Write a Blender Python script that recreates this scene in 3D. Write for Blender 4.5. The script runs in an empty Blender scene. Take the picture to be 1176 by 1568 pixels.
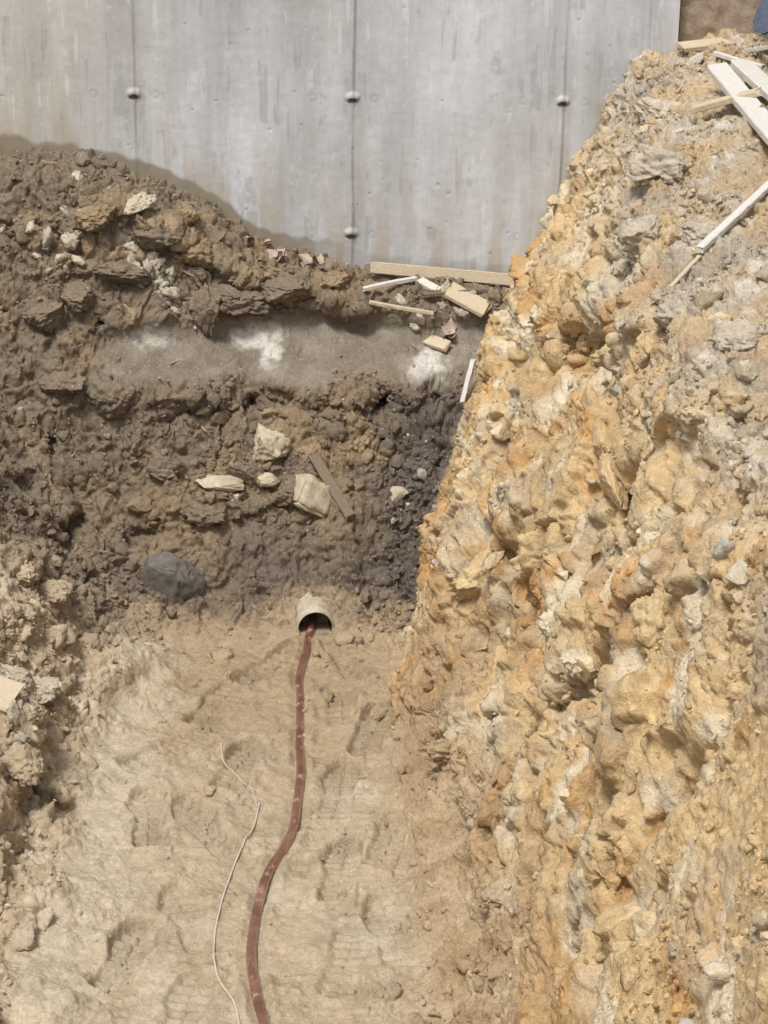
import bpy, math, numpy as np, time
from mathutils import Vector, Matrix, Euler
T0=time.time()
rng=np.random.default_rng(7)
F=np.float32
# =============================================================== noise
perm=rng.permutation(256).astype(np.int32); perm=np.concatenate([perm,perm])
grads=rng.normal(size=(256,3)); grads/=np.linalg.norm(grads,axis=1)[:,None]; grads=grads.astype(F)
rnd3=np.random.default_rng(11).random((256,3)).astype(F)
def perlin(p):
    p=np.asarray(p,F)
    i=np.floor(p); f=(p-i).astype(F); i=i.astype(np.int32)&255
    u=f*f*f*(f*(f*6-15)+10)
    res=np.zeros(len(p),F)
    for dx in (0,1):
        hx=perm[(i[:,0]+dx)&255]; wx=u[:,0] if dx else 1-u[:,0]
        for dy in (0,1):
            hy=perm[(hx+i[:,1]+dy)&255]; wy=u[:,1] if dy else 1-u[:,1]
            for dz in (0,1):
                h=perm[(hy+i[:,2]+dz)&255]; wz=u[:,2] if dz else 1-u[:,2]
                g=grads[h]
                res+=wx*wy*wz*(g[:,0]*(f[:,0]-dx)+g[:,1]*(f[:,1]-dy)+g[:,2]*(f[:,2]-dz))
    return res*F(1.6)
def fbm(p,freq,octv,gain=.5,off=0.):
    r=np.zeros(len(p),F);a=1.
    for o in range(octv):
        r+=F(a)*perlin(p*F(freq)+F(off+13.7*o)); freq*=2.03;a*=gain
    return r
def worley(p,freq,off=0.):
    """distance to nearest / second nearest cell point, plus tilt of a random facet and cell value"""
    p=np.asarray(p,F)*F(freq)+F(off); i=np.floor(p); f=(p-i).astype(F); i=i.astype(np.int32)&255
    f1=np.full(len(p),9,F); f2=np.full(len(p),9,F); fac=np.zeros(len(p),F); cid=np.zeros(len(p),np.int32)
    for dx in (-1,0,1):
        hx=perm[(i[:,0]+dx)&255]
        for dy in (-1,0,1):
            hy=perm[(hx+i[:,1]+dy)&255]
            for dz in (-1,0,1):
                h=perm[(hy+i[:,2]+dz)&255]; q=rnd3[h]
                ox=dx+q[:,0]-f[:,0]; oy=dy+q[:,1]-f[:,1]; oz=dz+q[:,2]-f[:,2]
                d=ox*ox+oy*oy+oz*oz
                m=d<f1
                g=grads[h]
                fac=np.where(m,ox*g[:,0]+oy*g[:,1]+oz*g[:,2],fac); cid=np.where(m,h,cid)
                f2=np.minimum(f2,np.maximum(f1,d)); f1=np.minimum(f1,d)
    return np.sqrt(f1),np.sqrt(f2),fac,rnd3[cid,0]
def cells(p,freq,off=0.,r=.7):
    a,b,fc,cv=worley(p,freq,off)
    e=b-a
    return np.sqrt(np.clip(1-(a/r)**2,0,1)), e, ((cv-.5)+fc*.9)*sst(0,.10,e)
def sst(a,b,x):
    t=np.clip((x-a)/(b-a),0,1); return t*t*(3-2*t)
def smax(a,b,k):
    h=np.clip(.5+.5*(a-b)/k,0,1); return b+(a-b)*h+k*h*(1-h)
def lin(r,g,b,k=.92):
    c=np.array([r,g,b])/255.; c=np.where(c<.04045,c/12.92,((c+.055)/1.055)**2.4); return (c*k).astype(F)
def mix(A,B,t): return A*(1-t[:,None])+B*t[:,None]
# =============================================================== ground
def axis(segs):
    out=[]
    for a,b,s in segs:
        n=max(1,int(round((b-a)/s))); out.append(np.linspace(a,b,n,endpoint=False))
    out.append([segs[-1][1]]); return np.concatenate(out)
xs=axis([(-40,-8,4),(-8,-2,.5),(-2,-1.25,.02),(-1.25,0,.0031),(0,.72,.0014),(.72,1.2,.0035),(1.2,2,.02),(2,8,.5),(8,40,4)])
ys=axis([(-40,-6,4),(-6,1,.4),(1,2.3,.03),(2.3,3.7,.0055),(3.7,5.5,.0042),(5.5,6.56,.0026),(6.56,7.5,.05),(7.5,40,4)])
NX,NY=len(xs),len(ys)
X,Y=np.meshgrid(xs,ys); X=X.ravel().astype(F);Y=Y.ravel().astype(F)
q2=np.stack([X,Y,np.zeros_like(X)],1)
n1=fbm(q2,2.2,3,off=3.1)
wx=X+.035*n1; wy=Y+.035*fbm(q2,2.2,3,off=31.)
xf=np.interp(wy,[2,3.8,4.4,4.75,5.2,5.7,6.5],[.12,.10,.06,.02,.04,.10,.11])
d=X+.012*n1-xf
zA=np.interp(d,[-1,0,.12,.22,.35,.5,.56,.8,1.5,3],[-.3,0,.08,.27,.66,1.1,1.25,1.36,1.5,1.5])
zB=np.interp(d,[-1,-.02,.02,.085,.14,.27,.4,.57,.8,3],[-.3,0,.18,.41,.55,.78,1.05,1.42,1.47,1.5])
w=sst(4.9,5.6,Y); zR=zA*(1-w)+zB*w
xl=np.interp(wy,[2,3.8,4.2,5.4,5.8],[-.72,-.71,-.67,-.64,-.66])
zL=np.interp(xl-wx,[-1,0,.1,.2,.5,.8,1.2,3],[-.3,0,.06,.22,.6,.95,1.2,1.3])
zw=np.interp(X,[-3,-1.1,-.78,-.55,-.4,-.05,.4,1],[1.2,1.13,1.1,.99,.88,.79,.74,.74])
W=6.5-wy
zBk=np.interp(W,[-.2,0,.15,.22,.38,.42,.6,.78,.9,1.3],[.85,.82,.79,.70,.56,.48,.28,.09,0,-.3])*zw/.82
zF=np.interp(Y,[1,2.3],[1.2,0.])
zLB=smax(zL,zBk,.22)
lowfade=sst(.0,.12,np.maximum(zL,zBk)); zLB=smax(zL,zBk,.03)*(1-lowfade)+zLB*lowfade
Z=smax(smax(zF,zLB,.09),zR,.06).astype(F)
P=np.stack([X,Y,Z],1)
oth=np.maximum(np.maximum(zL,zBk),zF)
mR=sst(-.03,.05,zR-oth).astype(F)
mB=sst(-.05,.05,zBk-np.maximum(np.maximum(zR,zL),.01)).astype(F)
mL=sst(-.02,.04,zL-np.maximum(np.maximum(zR,zBk),.01)).astype(F)
mFl=np.clip(1-mR-mB-mL,0,1)
nz=fbm(P,5,3,off=7.)
tal=mR*(1-w)*(1-sst(.10,.28,d+.06*nz))
top=mR*sst(.44,.60,d+.05*nz+.05*w)
cl=np.clip(mR-tal-top,0,1)
rec=mB*sst(-.84,-.74,X)*(1-sst(.26,.36,X))*sst(.565,.60,Z+.02*nz)*(1-sst(.70,.74,Z+.02*nz))
vis=(X>-1.4)&(X<1.3)&(Y>2.2)&(Y<6.6)
def carve(pts,rad,depth,dirv,wob=.0):
    global P
    pts=np.array(pts,F)
    lo=pts.min(0)-rad*3-.02; hi=pts.max(0)+rad*3+.02
    k=np.nonzero(np.all((P>lo)&(P<hi),axis=1))[0]
    if len(k)==0: return
    p=P[k]
    if wob>0:
        p=p+wob*np.stack([perlin(p*12),perlin(p*12+40),perlin(p*12+80)],1)
    best=np.full(len(k),1e9,F)
    if len(pts)==1: best=np.linalg.norm(p-pts[0],axis=1)
    for a,b in zip(pts[:-1],pts[1:]):
        ab=b-a; t=np.clip(((p-a)@ab)/(ab@ab),0,1); best=np.minimum(best,np.linalg.norm(p-(a+t[:,None]*ab),axis=1))
    P[k]+=(-depth*np.exp(-(best/rad)**2))[:,None]*np.array(dirv,F)
OR=(-.88,-.1,.45); OB=(0,-.92,.38); OL=(.6,-.5,.6); OH=(-.97,-.2,.05)
carve([(.33,5.12,.62)],.14,-.07,OR); carve([(.42,4.85,.80)],.11,-.06,OR)
carve([(.40,6.10,.95)],.12,-.06,OR,.05); carve([(.42,5.80,.93)],.10,-.07,OH,.05)
carve([(.20,5.25,.35)],.10,-.05,OR,.03); carve([(.24,5.55,.55)],.08,-.04,OR,.03)
carve([(.55,3.9,1.0),(.50,3.95,.83),(.48,3.7,.72)],.10,-.06,OR,.05)
carve([(.58,4.45,1.12),(.60,4.2,1.16)],.06,-.05,OH,.04)
carve([(.56,4.9,1.15),(.58,4.75,1.16)],.05,-.05,OH,.04)
carve([(.22,4.75,.22),(.17,4.9,.13)],.06,-.04,OR,.04)
carve([(.28,4.55,.36)],.06,-.04,OR,.04)
carve([(.36,4.30,.52)],.05,-.03,OR,.04)
carve([(.52,5.04,1.03),(.47,5.3,.92),(.42,5.45,.84)],.07,.14,OH,.05)
carve([(.51,4.75,1.0),(.50,4.59,.92),(.51,4.35,.90),(.47,4.12,.76),(.42,4.15,.62),(.34,4.35,.43),(.26,4.35,.25)],.030,.115,OR,.04)
carve([(.50,5.0,.93),(.45,4.92,.80),(.47,4.6,.83)],.018,.06,OR,.03)
carve([(.30,5.45,.70),(.26,5.45,.59),(.29,5.2,.5),(.31,4.95,.47),(.36,4.52,.55)],.026,.09,OR,.04)
carve([(.38,4.80,.62),(.40,4.62,.66),(.44,4.45,.72)],.016,.05,OR,.03)
carve([(.60,4.3,1.15),(.59,4.09,1.11),(.57,3.75,1.0)],.035,.05,OR,.05)
carve([(.56,3.3,.98),(.51,3.4,.8),(.42,3.5,.55)],.045,.045,OR,.05)
carve([(.33,4.0,.36),(.30,3.85,.27)],.05,.035,OR,.05)
carve([(.25,4.95,.34),(.20,5.05,.24),(.12,5.0,.14)],.022,.06,OR,.05)
carve([(.66,4.0,1.24),(.63,3.8,1.17),(.60,3.6,1.1)],.018,.04,OR,.05)
carve([(.50,5.55,1.10),(.52,5.3,1.16),(.57,5.15,1.22)],.022,.06,OR,.05)
for h,r,dp in (((.23,4.29,.18),.020,.08),((.385,3.92,.455),.016,.07),((.41,4.13,.585),.022,.10),((.62,5.02,1.29),.03,.12),((.55,3.27,.91),.018,.06),((.16,4.0,.08),.018,.05),((.47,4.35,.80),.02,.08),((.30,4.6,.37),.018,.06),((.42,4.5,.60),.015,.07),((.27,4.9,.40),.02,.07),((.35,3.6,.38),.015,.05),((.64,4.6,1.24),.025,.07),((.18,4.45,.11),.02,.05),((.26,4.1,.2),.015,.05),((.46,3.6,.62),.014,.05),((.36,4.7,.52),.015,.06),((.49,3.0,.75),.016,.05)):
    carve([h],r,dp,OR,.03)
k=np.nonzero(vis&(mB>.02))[0]; p=P[k]
xwin=sst(-.95,-.75,p[:,0])*(1-sst(.24,.36,p[:,0]))
zr=zw[k]/.82*.79
rimn=fbm(p,7,3,off=90)
out=.060*np.exp(-((p[:,2]-(zr-.03+.012*rimn))/.032)**2)*xwin*(1-.75*sst(-.1,.02,p[:,0]))*(1+.8*rimn)
out-=.035*np.exp(-((p[:,2]-.675)/.045)**2)*xwin
out+=.028*np.exp(-((p[:,2]-.56-.02*perlin(p*4+9))/.028)**2)*xwin
P[k,1]-=mB[k]*out
crk=[(-.60,6.0,.50),(-.50,6.03,.505),(-.43,6.06,.50),(-.37,6.08,.535),(-.29,6.06,.50),(-.21,6.06,.495),(-.11,6.09,.53),(-.05,6.10,.515),(.02,6.10,.52),(.07,6.1,.50)]
carve(crk,.013,.13,OB,.03)
carve([(-.9,5.95,.47),(-.93,5.93,.42)],.012,.06,OL,.03)
carve([(-.80,6.12,.74),(-.79,6.05,.66)],.015,.06,OB,.03)
carve([(-.86,5.88,.34),(-.80,5.85,.30),(-.84,5.75,.24)],.025,.05,OL,.05)
carve([(-.72,5.75,.20),(-.62,5.8,.24)],.025,.04,OB,.05)
carve([(-.45,5.86,.30),(-.30,5.88,.29)],.03,-.045,OB,.05)
carve([(-.45,5.90,.24),(-.30,5.90,.23)],.02,.03,OB,.05)
carve([(-.66,6.0,.50)],.07,-.04,OB,.05); carve([(-.78,5.95,.42)],.06,-.04,OB,.05)
carve([(-.75,4.35,.10),(-.77,4.62,.12),(-.72,4.6,.05)],.045,.06,OL,.05)
carve([(-.84,4.75,.22),(-.82,4.6,.2)],.06,-.06,OL,.06)
carve([(-.88,4.9,.25)],.03,.09,OL,.03)
carve([(-.70,4.3,.02),(-.72,4.1,.03)],.05,-.03,(0,0,1),.05)
carve([(-.68,3.86,.0)],.09,-.05,(0,0,1),.05)
carve([(-.72,5.25,.05),(-.66,5.4,.04)],.10,-.06,(.3,-.2,1),.05)
def normals():
    G=P.reshape(NY,NX,3)
    gx=np.gradient(G,axis=1); gy=np.gradient(G,axis=0)
    n=np.cross(gx,gy).reshape(-1,3); a=np.linalg.norm(n,axis=1); return (n/np.maximum(a,1e-12)[:,None]).astype(F),a
N,_=normals()
k=np.nonzero(vis)[0]
p=P[k].copy(); nn=N[k]
wv=np.stack([fbm(p,9,3,off=5),fbm(p,9,3,off=55),fbm(p,9,3,off=105)],1)
pw=p+.035*wv
big=fbm(p,5.,3,off=21)
d1,e1,f1_=cells(pw,7,off=3); d2,e2,f2_=cells(pw,18,off=17); d3,e3,f3_=cells(pw+.006*wv,46,off=29,r=.66)
msk=sst(-.25,.45,fbm(p,6,2,off=63)); msk2=sst(-.2,.4,fbm(p,14,2,off=77))
fine=fbm(p,60,3,off=88,gain=.6)
rid=1-np.abs(fbm(p*np.array([1,1,.8],F),10,3,off=140))
near=.35+.65*sst(3.0,3.5,p[:,1])
c_soil=.020*big+.018*f1_+.013*d1*msk+.017*f2_+.009*d2*msk2+.008*f3_+.006*d3+.003*fine
c_clay=near*(.024*big+.016*(rid-.7)+.036*f1_+.012*d1*msk-.014*np.exp(-(e1/.05)**2)*msk2+.019*f2_*(.3+.7*msk2))+.005*d2*msk+.008*f3_*(.3+.7*msk)+.0038*fine
c_tal=.020*big+.022*f1_+.016*f2_*(.4+.6*msk2)+.006*d2*msk+.007*f3_+.003*d3*msk2+.002*fine
c_floor=.013*fbm(p,3,2,off=33)+.008*fbm(p,9,3,off=43)+.010*d2*msk*msk2+.006*d3*msk*(1-msk2*.5)+.0030*fbm(p,36,2,off=47)
c_top=.018*big+.022*f1_+.014*f2_+.010*f3_+.004*d3+.003*fine
c_rec=.010*fbm(p,8,2,off=21)+.0014*fine+.005*f3_*msk2
mb=np.clip(mB[k]-rec[k],0,1)
D=c_soil*mb+(c_soil*1.05)*mL[k]+c_clay*cl[k]+c_tal*tal[k]+c_floor*mFl[k]+c_top*top[k]+c_rec*rec[k]
wet=np.zeros(len(p),F)
def boot(cx,cy,ang,L=.28,Wd=.105,dep=.024):
    ca,sa=math.cos(ang),math.sin(ang)
    lx=p[:,0]-cx; ly=p[:,1]-cy
    j=np.nonzero((abs(lx)<.25)&(abs(ly)<.25)&(mFl[k]>.3))[0]
    s=lx[j]*sa+ly[j]*ca; t=lx[j]*ca-ly[j]*sa
    t=t+.006*perlin(p[j]*14); s=s+.005*perlin(p[j]*12+30)
    hw=np.interp(s/L,[-.5,-.46,-.3,-.05,.2,.42,.5],[.25,.38,.40,.34,.5,.36,.15])*Wd
    ins=(1-sst(-.012,.004,np.abs(t)-hw))*(1-sst(L/2-.005,L/2+.002,np.abs(s)))
    arch=1-.75*np.exp(-((s/L+.12)/.05)**2)
    tilt=.8+1.0*np.abs(s)/L
    lug=.013*(sst(.0,.6,np.sin(s/.030*2*math.pi)))*(np.abs(t)<hw*.82)*(np.abs(t)>hw*.06)
    fade=.35+.65*sst(-.25,.25,perlin(p[j]*5+cx*9+cy))
    rim=.005*np.exp(-((np.abs(t)-hw-.012)/.012)**2)*(np.abs(s)<L/2)+.015*np.exp(-((np.abs(s)-L/2-.012)/.010)**2)*(np.abs(t)<Wd*.42)
    D[j]=D[j]*(1-.7*ins*mFl[k][j])+(-ins*(dep*arch*tilt-lug)+rim)*fade*mFl[k][j]
    wet[j]=np.maximum(wet[j],ins*fade)
for b in [(-.08,4.42,.05),(-.10,5.25,-.05),(-.095,4.80,.08),(-.06,4.06,.15),(-.40,4.60,-.5),(-.40,4.20,-.35),(-.42,5.22,.3),(-.34,4.90,.2),(-.53,4.62,-.15),(.03,4.55,.25),(-.52,4.05,.2),(-.38,3.86,.1),(0.03,4.17,-.2),(-.07,3.72,.1),(-.29,5.46,.6),(-.02,5.08,.2),(-.52,4.95,.7),(-.10,5.52,-.3),(-.38,3.55,0)]:
    boot(*b)
cab=np.array([(-.192,5.65),(-.205,5.505),(-.214,5.39),(-.207,5.27),(-.199,5.04),(-.190,4.885),(-.192,4.724),(-.196,4.60),(-.216,4.50),(-.243,4.40),(-.256,4.28),(-.262,4.15),(-.258,4.04),(-.240,3.92),(-.215,3.80),(-.19,3.654),(-.15,3.4)])
cy_=cab[::-1,1]; cx_=cab[::-1,0]
dc=np.abs(p[:,0]-np.interp(p[:,1],cy_,cx_)+.006*perlin(p*9))
D*=1-.6*mFl[k]*np.exp(-(dc/.03)**2)
D+=mFl[k]*(.011*np.exp(-((dc-.030)/.012)**2)*sst(-.3,.3,perlin(p*10+5))-.004*np.exp(-(dc/.02)**2))
P[k]=p+nn*D[:,None]
# soil is absent inside the mouth of the drain pipe
pipeX=-.180
kk=np.nonzero((np.abs(P[:,0]-pipeX+(P[:,1]-5.63)*.14)<.046)&(P[:,1]>5.58)&(P[:,1]<5.70))[0]
P[kk,2]=np.minimum(P[kk,2],.020)
kk=np.nonzero((np.abs(P[:,0]-pipeX)<.075)&(P[:,1]>5.50)&(P[:,1]<5.655))[0]
P[kk,2]=np.minimum(P[kk,2],.034+.005*perlin(P[kk]*20))
N,AR=normals()
print('disp',time.time()-T0)
# ---- colours (surface albedo)
n3=fbm(P,3,3,off=200); n8=fbm(P,9,3,off=220); n30=fbm(P,34,3,off=240)
c_dark=lin(134,119,100); c_dark2=lin(102,94,86); c_brown=lin(154,133,104); c_yel=lin(184,158,118)
sand=lin(195,177,149); sandb=lin(177,156,126)
clay=lin(214,186,140); clayo=lin(202,159,103); claypale=lin(226,211,181); talc=lin(183,157,122); grey=lin(200,187,166); rub=lin(196,177,148)
one=np.ones_like(X)
Cb=mix(c_dark*one[:,None],c_brown,sst(-.1,.6,n3+.4*n8)*.75)
Cb=mix(Cb,c_dark2,sst(-.15,.05,X+.1*n8)*(1-sst(.50,.60,Z))*.8)
Cb=mix(Cb,c_dark2,(1-sst(.14,.26,Z+.05*n8))*.5*sst(-.8,-.6,X))
Cb=mix(Cb,c_yel,np.clip(np.exp(-((Z-.42)/.05)**2)*sst(-.5,-.3,X)*(1-sst(-.05,.1,X))*sst(-.2,.4,n8),0,1)*.6)
Cb=mix(Cb,c_yel,np.exp(-((Z-.93)/.08)**2)*(1-sst(-.55,-.4,X))*sst(-.9,-.8,X)*sst(0,.5,n8)*.7)
Cb=mix(Cb,sandb,(1-sst(.03,.11,P[:,2]+.06*n8+.04*n3+.03*n30))*.95)
Cr=mix(lin(154,144,128)*one[:,None],lin(134,123,108),sst(-.3,.4,n8))
for (a,b,c,rx,rz) in ((-.66,6.12,.69,.055,.032),(-.38,6.18,.67,.07,.028),(-.33,6.16,.635,.035,.03),(.12,6.22,.60,.05,.045),(.09,6.2,.57,.04,.03)):
    r=np.sqrt(((X-a)/rx)**2+((Z-c)/rz)**2)+.5*n30+.35*n8
    Cr=mix(Cr,lin(222,217,206),(1-sst(.35,1.3,r)))
Cl=mix(rub*one[:,None],c_dark,sst(5.15,5.65,Y+.15*n8+.35*(Z-.25)))
Cl=mix(Cl,lin(212,198,174),sst(0.1,.6,n8)*(1-sst(5.1,5.4,Y))*.7)
Cc=mix(clay*one[:,None],clayo,sst(-.10,.65,n3+.5*n8-.25*(Z-.6)))
Cc=mix(Cc,claypale,sst(.0,.55,fbm(P,6,3,off=300)))
Cc=mix(Cc,lin(168,139,102),sst(.2,.7,fbm(P,4.5,3,off=330))*.5)
Cc=mix(Cc,lin(194,182,162),sst(.25,.6,fbm(P,5.5,3,off=370))*.35)
Cc=mix(Cc,lin(186,140,94),(1-sst(.0,.16,np.sqrt((Y-5.55)**2+(Z-1.0)**2)))*.7)
Ct=mix(talc*one[:,None],sand,sst(-.2,.5,n8)*.6*(1-sst(4.5,5.2,Y)))
Ct=mix(Ct,lin(158,134,104),sst(4.2,4.7,Y)*sst(-.2,.5,n3)*.7)
Ct=mix(Ct,lin(166,138,104),sst(-.1,.5,fbm(P,5,3,off=350))*.6)
Cp=mix(grey*one[:,None],lin(184,160,124),sst(-.25,.35,n8)*.85); Cp=mix(Cp,lin(158,148,134),sst(.1,.5,n3)*.5); Cp=mix(Cp,lin(228,221,208),sst(.25,.7,fbm(P,12,2,off=410))*.6); Cp=mix(Cp,clay,sst(.0,.5,fbm(P,4,3,off=430))*.5)
Cf=mix(sand*one[:,None],sandb,sst(4.6,5.3,Y+.35*n8)); Cf=mix(Cf,lin(210,198,175),sst(.1,.7,n3)*.5*(1-sst(4.8,5.2,Y)))
Cf=mix(Cf,lin(170,151,123),sst(.0,.55,fbm(P,7,3,off=480))*.5)
Cf=mix(Cf,lin(206,192,167),(1-sst(-.62,-.48,X+.08*n8))*(1-sst(5.45,5.6,Y))*.8)
wf=np.zeros_like(X); wf[k]=wet; Cf*=(1-.16*wf)[:,None]
mb_=np.clip(mB-rec,0,1)
C=mb_[:,None]*Cb+rec[:,None]*Cr+mL[:,None]*Cl+cl[:,None]*Cc+tal[:,None]*Ct+top[:,None]*Cp+mFl[:,None]*Cf
S=mb_+rec+mL+cl+tal+top+mFl
C/=np.maximum(S,1e-3)[:,None]
C*=(1+.13*n30+.10*n8)[:,None]; C=np.clip(C,.02,.85).astype(F)
def setcol(me,C):
    at=me.color_attributes.new("soil_tint",'FLOAT_COLOR','POINT')
    at.data.foreach_set("color",np.concatenate([C,np.ones((len(C),1))],1).astype(F).ravel())
def mkmesh(name,V,Fc,C=None,mat=None,smooth=True):
    me=bpy.data.meshes.new(name); Fc=np.asarray(Fc,np.int32); n=Fc.shape[1]
    me.vertices.add(len(V)); me.vertices.foreach_set("co",np.asarray(V,F).ravel())
    me.loops.add(Fc.size); me.loops.foreach_set("vertex_index",Fc.ravel())
    me.polygons.add(len(Fc)); me.polygons.foreach_set("loop_start",np.arange(0,Fc.size,n,dtype=np.int32)); me.polygons.foreach_set("loop_total",np.full(len(Fc),n,np.int32))
    sm=smooth if isinstance(smooth,np.ndarray) else np.full(len(Fc),smooth,bool)
    me.polygons.foreach_set("use_smooth",sm)
    me.update()
    if C is not None: setcol(me,C)
    if mat: me.materials.append(mat)
    ob=bpy.data.objects.new(name,me); bpy.context.collection.objects.link(ob); return ob
# =============================================================== materials
def newmat(name):
    m=bpy.data.materials.new(name); m.use_nodes=True; nt=m.node_tree; b=nt.nodes["Principled BSDF"]; return m,nt,b
def nd(nt,t,**kw):
    n=nt.nodes.new(t)
    for a,v in kw.items(): setattr(n,a,v)
    return n
def noise_n(nt,vec,scale,detail=4,rough=.6):
    n=nd(nt,"ShaderNodeTexNoise"); n.inputs["Scale"].default_value=scale; n.inputs["Detail"].default_value=detail; n.inputs["Roughness"].default_value=rough
    nt.links.new(vec,n.inputs["Vector"]); return n
def maprange(nt,val,a,b,c,d):
    n=nd(nt,"ShaderNodeMapRange"); n.inputs[1].default_value=a;n.inputs[2].default_value=b;n.inputs[3].default_value=c;n.inputs[4].default_value=d
    nt.links.new(val,n.inputs[0]); return n.outputs[0]
def mul(nt,col,fac):
    n=nd(nt,"ShaderNodeVectorMath",operation='MULTIPLY'); nt.links.new(col,n.inputs[0]); nt.links.new(fac,n.inputs[1]); return n.outputs[0]
def math_n(nt,op,a,b):
    n=nd(nt,"ShaderNodeMath",operation=op)
    for i,v in enumerate((a,b)):
        if isinstance(v,(int,float)): n.inputs[i].default_value=v
        else: nt.links.new(v,n.inputs[i])
    return n.outputs[0]
def mixc(nt,fac,a,b):
    n=nd(nt,"ShaderNodeMix",data_type='RGBA')
    if isinstance(fac,(int,float)): n.inputs[0].default_value=fac
    else: nt.links.new(fac,n.inputs[0])
    for i,v in ((6,a),(7,b)):
        if isinstance(v,(tuple,list,np.ndarray)): n.inputs[i].default_value=(float(v[0]),float(v[1]),float(v[2]),1)
        else: nt.links.new(v,n.inputs[i])
    return n.outputs[2]
def bump(nt,b,h,dist,strength=1.):
    n=nd(nt,"ShaderNodeBump"); n.inputs["Distance"].default_value=dist; n.inputs["Strength"].default_value=strength
    nt.links.new(h,n.inputs["Height"]); nt.links.new(n.outputs[0],b.inputs["Normal"])
soil,nt,b=newmat("soil")
tc=nd(nt,"ShaderNodeTexCoord"); V=tc.outputs["Object"]
at=nd(nt,"ShaderNodeAttribute",attribute_name="soil_tint")
a1=noise_n(nt,V,90,5,.7); a2=noise_n(nt,V,420,4,.7)
vo=nd(nt,"ShaderNodeTexVoronoi"); vo.inputs["Scale"].default_value=170; nt.links.new(V,vo.inputs["Vector"])
sp=nd(nt,"ShaderNodeSeparateColor"); nt.links.new(vo.outputs["Color"],sp.inputs[0])
f=math_n(nt,'MULTIPLY',maprange(nt,a1.outputs[0],.3,.7,.80,1.18),maprange(nt,a2.outputs[0],.3,.7,.80,1.2))
col=mul(nt,at.outputs["Color"],f)
grit=math_n(nt,'MULTIPLY',maprange(nt,sp.outputs[0],.90,.93,0,1),maprange(nt,vo.outputs["Distance"],.25,.4,.5,0))
col=mixc(nt,grit,col,lin(222,212,194))
grit2=math_n(nt,'MULTIPLY',maprange(nt,sp.outputs[1],.92,.95,0,1),maprange(nt,vo.outputs["Distance"],.25,.4,.5,0))
col=mixc(nt,grit2,col,mul(nt,col,maprange(nt,sp.outputs[2],0,1,.4,.65)))
nt.links.new(col,b.inputs["Base Color"]); b.inputs["Specular IOR Level"].default_value=.35
wetn=noise_n(nt,V,6,4,.6); nt.links.new(maprange(nt,wetn.outputs[0],.4,.62,.58,.9),b.inputs["Roughness"])
h=math_n(nt,'ADD',math_n(nt,'MULTIPLY',a1.outputs[0],1.0),math_n(nt,'MULTIPLY',a2.outputs[0],.45))
h=math_n(nt,'ADD',h,math_n(nt,'MULTIPLY',vo.outputs["Distance"],-.25))
bump(nt,b,h,.007,.85)
def simple(name,c1,c2,scale=40,rough=.85,bd=.002,spec=.25,stretch=None,detail=5):
    m,nt,b=newmat(name); tc=nd(nt,"ShaderNodeTexCoord"); V=tc.outputs["Object"]
    if stretch:
        mp=nd(nt,"ShaderNodeMapping"); mp.inputs["Scale"].default_value=stretch; nt.links.new(V,mp.inputs[0]); V=mp.outputs[0]
    a=noise_n(nt,V,scale,detail,.65); c=noise_n(nt,tc.outputs["Object"],scale*7,3,.6)
    f=maprange(nt,a.outputs[0],.3,.7,0,1)
    col=mixc(nt,f,c1,c2); col=mul(nt,col,maprange(nt,c.outputs[0],.3,.7,.82,1.15))
    nt.links.new(col,b.inputs["Base Color"]); b.inputs["Roughness"].default_value=rough; b.inputs["Specular IOR Level"].default_value=spec
    bump(nt,b,math_n(nt,'ADD',a.outputs[0],math_n(nt,'MULTIPLY',c.outputs[0],.3)),bd,.8); return m
idx=np.arange(NX*NY).reshape(NY,NX)
quads=np.stack([idx[:-1,:-1],idx[:-1,1:],idx[1:,1:],idx[1:,:-1]],-1).reshape(-1,4)
mkmesh("ground",P,quads,C,soil)
print('ground',time.time()-T0)
kv=np.nonzero(vis)[0]; Pv=P[kv]
def snap(x,y,z):
    j=kv[np.argmin(((Pv-np.array([x,y,z],F))**2).sum(1))]; return Vector(P[j].tolist()),Vector(N[j].tolist()),C[j]
def gz(x,y):
    j=kv[np.argmin((Pv[:,0]-x)**2+(Pv[:,1]-y)**2)]; return float(P[j,2])
# =============================================================== clods
import bmesh
def ico(sub):
    bm=bmesh.new(); bmesh.ops.create_icosphere(bm,subdivisions=sub,radius=1)
    v=np.array([q.co[:] for q in bm.verts],F); f=np.array([[q.index for q in fc.verts] for fc in bm.faces],np.int32); bm.free(); return v,f
def lump(v,seed,amp=.3,cuts=6,freq=1.2,rough=.0):
    r=np.random.default_rng(seed); o=v.copy()
    o*=(1+amp*fbm(v,freq,3,off=float(seed*7.3)))[:,None]
    for i in range(cuts):
        n=r.normal(size=3); n/=np.linalg.norm(n); t=.45+.35*r.random(); dd=o@n; m=dd>t
        o[m]-=((dd[m]-t)*.92)[:,None]*n
    if rough: o*=(1+rough*fbm(v,3.5,4,.62,off=float(seed*3.3)))[:,None]
    return o.astype(F)
def rots(n,r):
    q=r.normal(size=(n,4)); q/=np.linalg.norm(q,axis=1)[:,None]; a,b_,c,d_=q.T
    return np.stack([1-2*(c*c+d_*d_),2*(b_*c-a*d_),2*(b_*d_+a*c),2*(b_*c+a*d_),1-2*(b_*b_+d_*d_),2*(c*d_-a*b_),2*(b_*d_-a*c),2*(c*d_+a*b_),1-2*(b_*b_+c*c)],1).reshape(n,3,3)
dens=(mb_*1.6+mL*1.6+cl*(.32+.8*(1-sst(3.0,3.5,Y)))+tal*.8+top*1.9+mFl*(.07+.5*sst(5.3,5.6,Y))+rec*.03)*AR
inv=(X>-1.2)&(X<1.15)&(Y>2.4)&(Y<6.49)&~((X>-.28)&(X<-.10)&(Y>5.5)&(Y<5.78))
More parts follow.
